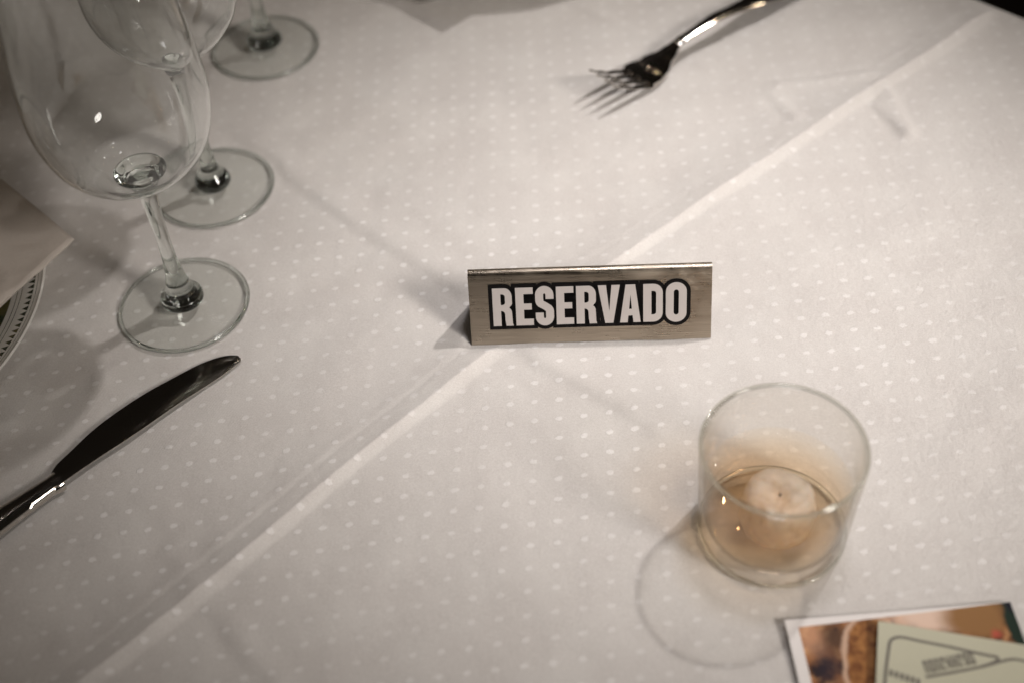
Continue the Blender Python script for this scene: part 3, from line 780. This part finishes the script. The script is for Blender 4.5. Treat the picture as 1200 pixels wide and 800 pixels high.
strip(.003, .036, lerp_tab([(.003, .0036), (.012, .0066), (.022, .0112), (.031, .0134), (.036, .0136)]), lambda x: 0, lambda x: .0019, 16, .09, M['steel'], 'head')
for k in range(4):
    c0 = (-.0113 + k * .00753)
    strip(.0355, .068, lerp_tab([(.0355, .0025), (.06, .0018), (.068, .0007)]), lambda x, c0=c0: c0 * (1 - .06 * (x - .0355) / .032), lambda x: .0017, 16, 0, M['steel'], 'tine')

# ------------------------------------------------------------------ plates with napkins
def circle_fit(pts):
    A = np.array([[2 * p.x, 2 * p.y, 1] for p in pts]); b = np.array([p.x ** 2 + p.y ** 2 for p in pts])
    s, *_ = np.linalg.lstsq(A, b, rcond=None); return Vector((s[0], s[1], 0)), math.sqrt(s[2] + s[0] ** 2 + s[1] ** 2)
RP = .128; ZR = .021
def plate(loc, label):
    t = thing('dinner_plate', loc, label, 'plate', 0, 'patterned plates at the place settings')
    prof = [(.0, .0035), (.060, .0035), (.078, .0050), (.088, .0085), (.100, .0140), (.118, .0188), (.1260, .0206), (RP - .0006, .0213), (RP, .0206), (RP - .0006, .0197), (.118, .0168), (.100, .0115), (.088, .0058), (.080, .0022), (.0760, .0006), (.072, .0006), (.070, .0020), (.0, .0020)]
    pr2 = [(p.x, p.y) for p in spline(prof[1:-1], 4)]
    link('plate_body', lathe([prof[0]] + pr2 + [prof[-1]], 160), M['china'], t, True)
    return t
# the rim passes through these photo points; its radius is known, so find the centre
rim_pts = [at(x, y, ZR) for x, y in ((50, 322), (47, 345), (40, 368), (28, 392), (14, 414), (0, 431))]
best = None
for i in range(240):
    for j in range(240):
        c = Vector((-.50 + i * .0015, .25 + j * .0015, ZR)); e = sum((abs((p - c).length - RP)) ** 2 for p in rim_pts)
        if best is None or e < best[0]: best = (e, c)
PC = best[1]
plate((PC.x, PC.y, 0), 'white plate with green triangle border at the left edge, under a beige napkin')
P2 = at(585, -150, 0)
P2 = Vector((at(575, -20, ZR).x + .012, at(575, -20, ZR).y + RP - .0005, 0))
plate((P2.x, P2.y, 0), 'white plate at the top edge of the photo, only its rim peeping in')
def napkin(corner, d1, d2, l1, l2, z0, label, name='napkin', layers=3, droop=.0012, lift=None):
    """folded square of cloth: corner point, directions of its two visible edges"""
    t = thing(name, (corner.x, corner.y, 0), label, 'napkin')
    for k in range(layers):
        bm = bmesh.new(); n = 44; g = []
        ins = .0012 * (layers - 1 - k)
        th = .0007
        def P(u, v):
            a = ins + (l1 - ins) * u; b = ins + (l2 - ins) * v
            p = d1 * a + d2 * b
            q = corner + p
            z = z0 + k * .0015 - droop * math.exp(-(a + b) / .02)
            z += .0004 * noise.noise(Vector((q.x * 28, q.y * 28, k * .6))) + .0004 * noise.noise(Vector((q.x * 90, q.y * 90, k * 2)))
            if k == layers - 1:      # pinched crease near the lower edge
                rr = math.hypot(a - .052, b - .009); z += .0028 * math.exp(-(rr / .008) ** 2) - .0012 * math.exp(-(math.hypot(a - .043, b - .004) / .005) ** 2)
            return Vector((p.x, p.y, z))
        top = [[bm.verts.new(P(i / n, j / n) + Vector((0, 0, th))) for j in range(n + 1)] for i in range(n + 1)]
        bot = [[bm.verts.new(P(i / n, j / n)) for j in range(n + 1)] for i in range(n + 1)]
        for i in range(n):
            for j in range(n):
                bm.faces.new((top[i][j], top[i + 1][j], top[i + 1][j + 1], top[i][j + 1])); bm.faces.new((bot[i][j], bot[i][j + 1], bot[i + 1][j + 1], bot[i + 1][j]))
        for i in range(n):
            for A_, B_, C_, D_ in ((top[i][0], bot[i][0], bot[i + 1][0], top[i + 1][0]), (top[i][n], top[i + 1][n], bot[i + 1][n], bot[i][n]),
                                   (top[0][i], top[0][i + 1], bot[0][i + 1], bot[0][i]), (top[n][i], bot[n][i], bot[n][i + 1], top[n][i + 1])):
                bm.faces.new((A_, B_, C_, D_))
        bmesh.ops.recalc_face_normals(bm, faces=bm.faces)
        nl = link('fold_layer', bm, M['napkin'], t, True); nl.cycles.is_caustics_receiver = True
    return t
ZN = .030
nc = at(87, 281, ZN - .002); n1 = (at(0, 357, ZN) - nc); n1.z = 0; n2 = (at(0, 208, ZN) - nc); n2.z = 0
napkin(nc, n1.normalized(), n2.normalized(), .16, .16, ZN - .004, 'beige folded napkin on the patterned plate, its corner pointing right')
sh2 = at(515, 39); nc2 = sh2 + (KEY - sh2) * (.031 / KEY.z); nc2.z = .031; a1 = (at(430, -8) - at(515, 40)); a1.z = 0; a2 = (at(562, 12) - at(515, 39)); a2.z = 0; a2.normalize()
napkin(nc2, a1.normalized(), a2, .16, .16, ZN - .004, 'beige folded napkin on the far plate, just beyond the top edge of the photo')

# ------------------------------------------------------------------ printed cards at the lower right
def sheet_of(name, tl, dx, dy, wdt, hgt, th, z, mats, label, cat, curl=.001):
    """thin card: top left corner, right and down directions"""
    rz = math.atan2(dx.y, dx.x)
    t = thing(name, (tl.x, tl.y, 0), label, cat, rz)
    bm = bmesh.new(); n, m = 24, 24
    def P(u, v, o): return (u * wdt, -v * hgt, z + o + curl * (1 - u) ** 2 * (1 - v) ** 2 * 1.0)
    top = [[bm.verts.new(P(i / n, j / m, th)) for j in range(m + 1)] for i in range(n + 1)]; bot = [[bm.verts.new(P(i / n, j / m, 0)) for j in range(m + 1)] for i in range(n + 1)]
    for i in range(n):
        for j in range(m):
            bm.faces.new((top[i][j], top[i][j + 1], top[i + 1][j + 1], top[i + 1][j])); bm.faces.new((bot[i][j], bot[i + 1][j], bot[i + 1][j + 1], bot[i][j + 1]))
    for i in range(n):
        bm.faces.new((top[i][0], top[i + 1][0], bot[i + 1][0], bot[i][0])); bm.faces.new((top[i][m], bot[i][m], bot[i + 1][m], top[i + 1][m]))
    for j in range(m):
        bm.faces.new((top[0][j], bot[0][j], bot[0][j + 1], top[0][j + 1])); bm.faces.new((top[n][j], top[n][j + 1], bot[n][j + 1], bot[n][j]))
    bmesh.ops.recalc_face_normals(bm, faces=bm.faces)
    link('paper', bm, mats, t, False); return t
p0, p1, p2 = at(919, 727, .002), at(1184, 703, .002), at(936, 800, .002)
dx = (p1 - p0); wph = dx.length; dx.normalize()
sheet_of('photo_card', p0, dx, None, wph, .15, .0004, .0010, M['photo'], 'glossy photo print with brown beer mugs, lying under the pale green card', 'photo', .0015)
c0, c1 = at(1029, 728, .005), at(1200, 754, .005)
dx2 = (c1 - c0).normalized()
CW, CH = .15, .10
gc = sheet_of('green_card', c0, dx2, None, CW, CH, .0006, .0032, M['card'], 'pale green printed card with grey rounded frame, on top of the photo print', 'card', .002)
def ink_path(pts, wd, z, name, label=None):
    bm = bmesh.new(); prev = None
    for i, p in enumerate(pts):
        a, b = pts[max(0, i - 1)], pts[min(len(pts) - 1, i + 1)]; tx, ty = b[0] - a[0], b[1] - a[1]; l = math.hypot(tx, ty) or 1
        zz = z + .002 * (1 - p[0] / CW) ** 2 * (1 + p[1] / CH) ** 2
        q = [bm.verts.new((p[0] - ty / l * wd / 2, p[1] + tx / l * wd / 2, zz)), bm.verts.new((p[0] + ty / l * wd / 2, p[1] - tx / l * wd / 2, zz))]
        if prev: bm.faces.new((prev[0], prev[1], q[1], q[0]))
        prev = q
    o = link(name, bm, M['ink'], gc)
    if label: o['label'] = label
    return o
zi = .0032 + .0006 + .00015
def cl(px, py):    # photo pixel -> card coordinates
    p = at(px, py, .0045) - Vector((c0.x, c0.y, 0)); return (p.x * dx2.x + p.y * dx2.y, -p.x * dx2.y + p.y * dx2.x)
fr = [cl(*q) for q in ((1036, 812), (1038, 785), (1041, 762))] + [cl(*q) for q in ((1043, 752), (1049, 748), (1058, 747.5))] + [cl(*q) for q in ((1080, 752), (1110, 757.5), (1140, 764), (1160, 768), (1168, 769.5), (1169, 773), (1162, 777), (1150, 781))]
fr = [(p.x, p.y) for p in spline([(a, b) for a, b in fr], 5)]
ink_path(fr, .0013, zi, 'printed_frame')
fr2 = [(p.x, p.y) for p in spline([cl(*q) for q in ((1085, 793), (1120, 787), (1150, 781), (1172, 775), (1190, 772), (1215, 778))], 5)]
ink_path(fr2, .0012, zi + .00004, 'printed_line')
# a bold slanted word, too blurred to read: heavy short strokes
a_, b_ = cl(1086, 789), cl(1146, 777)
vx, vy = b_[0] - a_[0], b_[1] - a_[1]; ll = math.hypot(vx, vy); ux, uy = vx / ll, vy / ll
hgt = .0058
random.seed(11)
for i in range(9):
    f0 = i / 9
    x, y = a_[0] + vx * f0, a_[1] + vy * f0
    wch = ll / 9 * .78
    bm = bmesh.new()
    zc = .002 * (1 - x / CW) ** 2 * (1 + y / CH) ** 2
    def quad(x0, y0, x1, y1, k=0):
        vs_ = [bm.verts.new((x + ux * p - uy * q, y + uy * p + ux * q, zc + zi + .00006 + k * .00001)) for p, q in ((x0, y0), (x1, y0), (x1, y1), (x0, y1))]
        bm.faces.new(vs_)
    quad(0, 0, wch * .34, hgt); 
    quad(wch * .66, 0 if random.random() < .6 else hgt * .5, wch, hgt, 1)
    quad(wch * .34, hgt * .78, wch * .66, hgt) if random.random() < .7 else quad(wch * .34, hgt * .40, wch * .66, hgt * .60)
    if random.random() < .6: quad(wch * .34, 0, wch * .66, hgt * .2)
    link('printed_character', bm, M['ink'], gc)
a_ = cl(1042, 792); 
for i in range(6):
    bm = bmesh.new(); x, y = a_[0] + i * .0022, a_[1] - .0004 * i
    bm.faces.new([bm.verts.new((x + p, y + q, zi + .00006 + .002 * (1 - x / CW) ** 2 * (1 + y / CH) ** 2)) for p, q in ((0, 0), (.0014, 0), (.0014, .003), (0, .003))])
    link('printed_mark', bm, M['ink'], gc)
for me in list(bpy.data.meshes):
    if me.users == 0: bpy.data.meshes.remove(me)
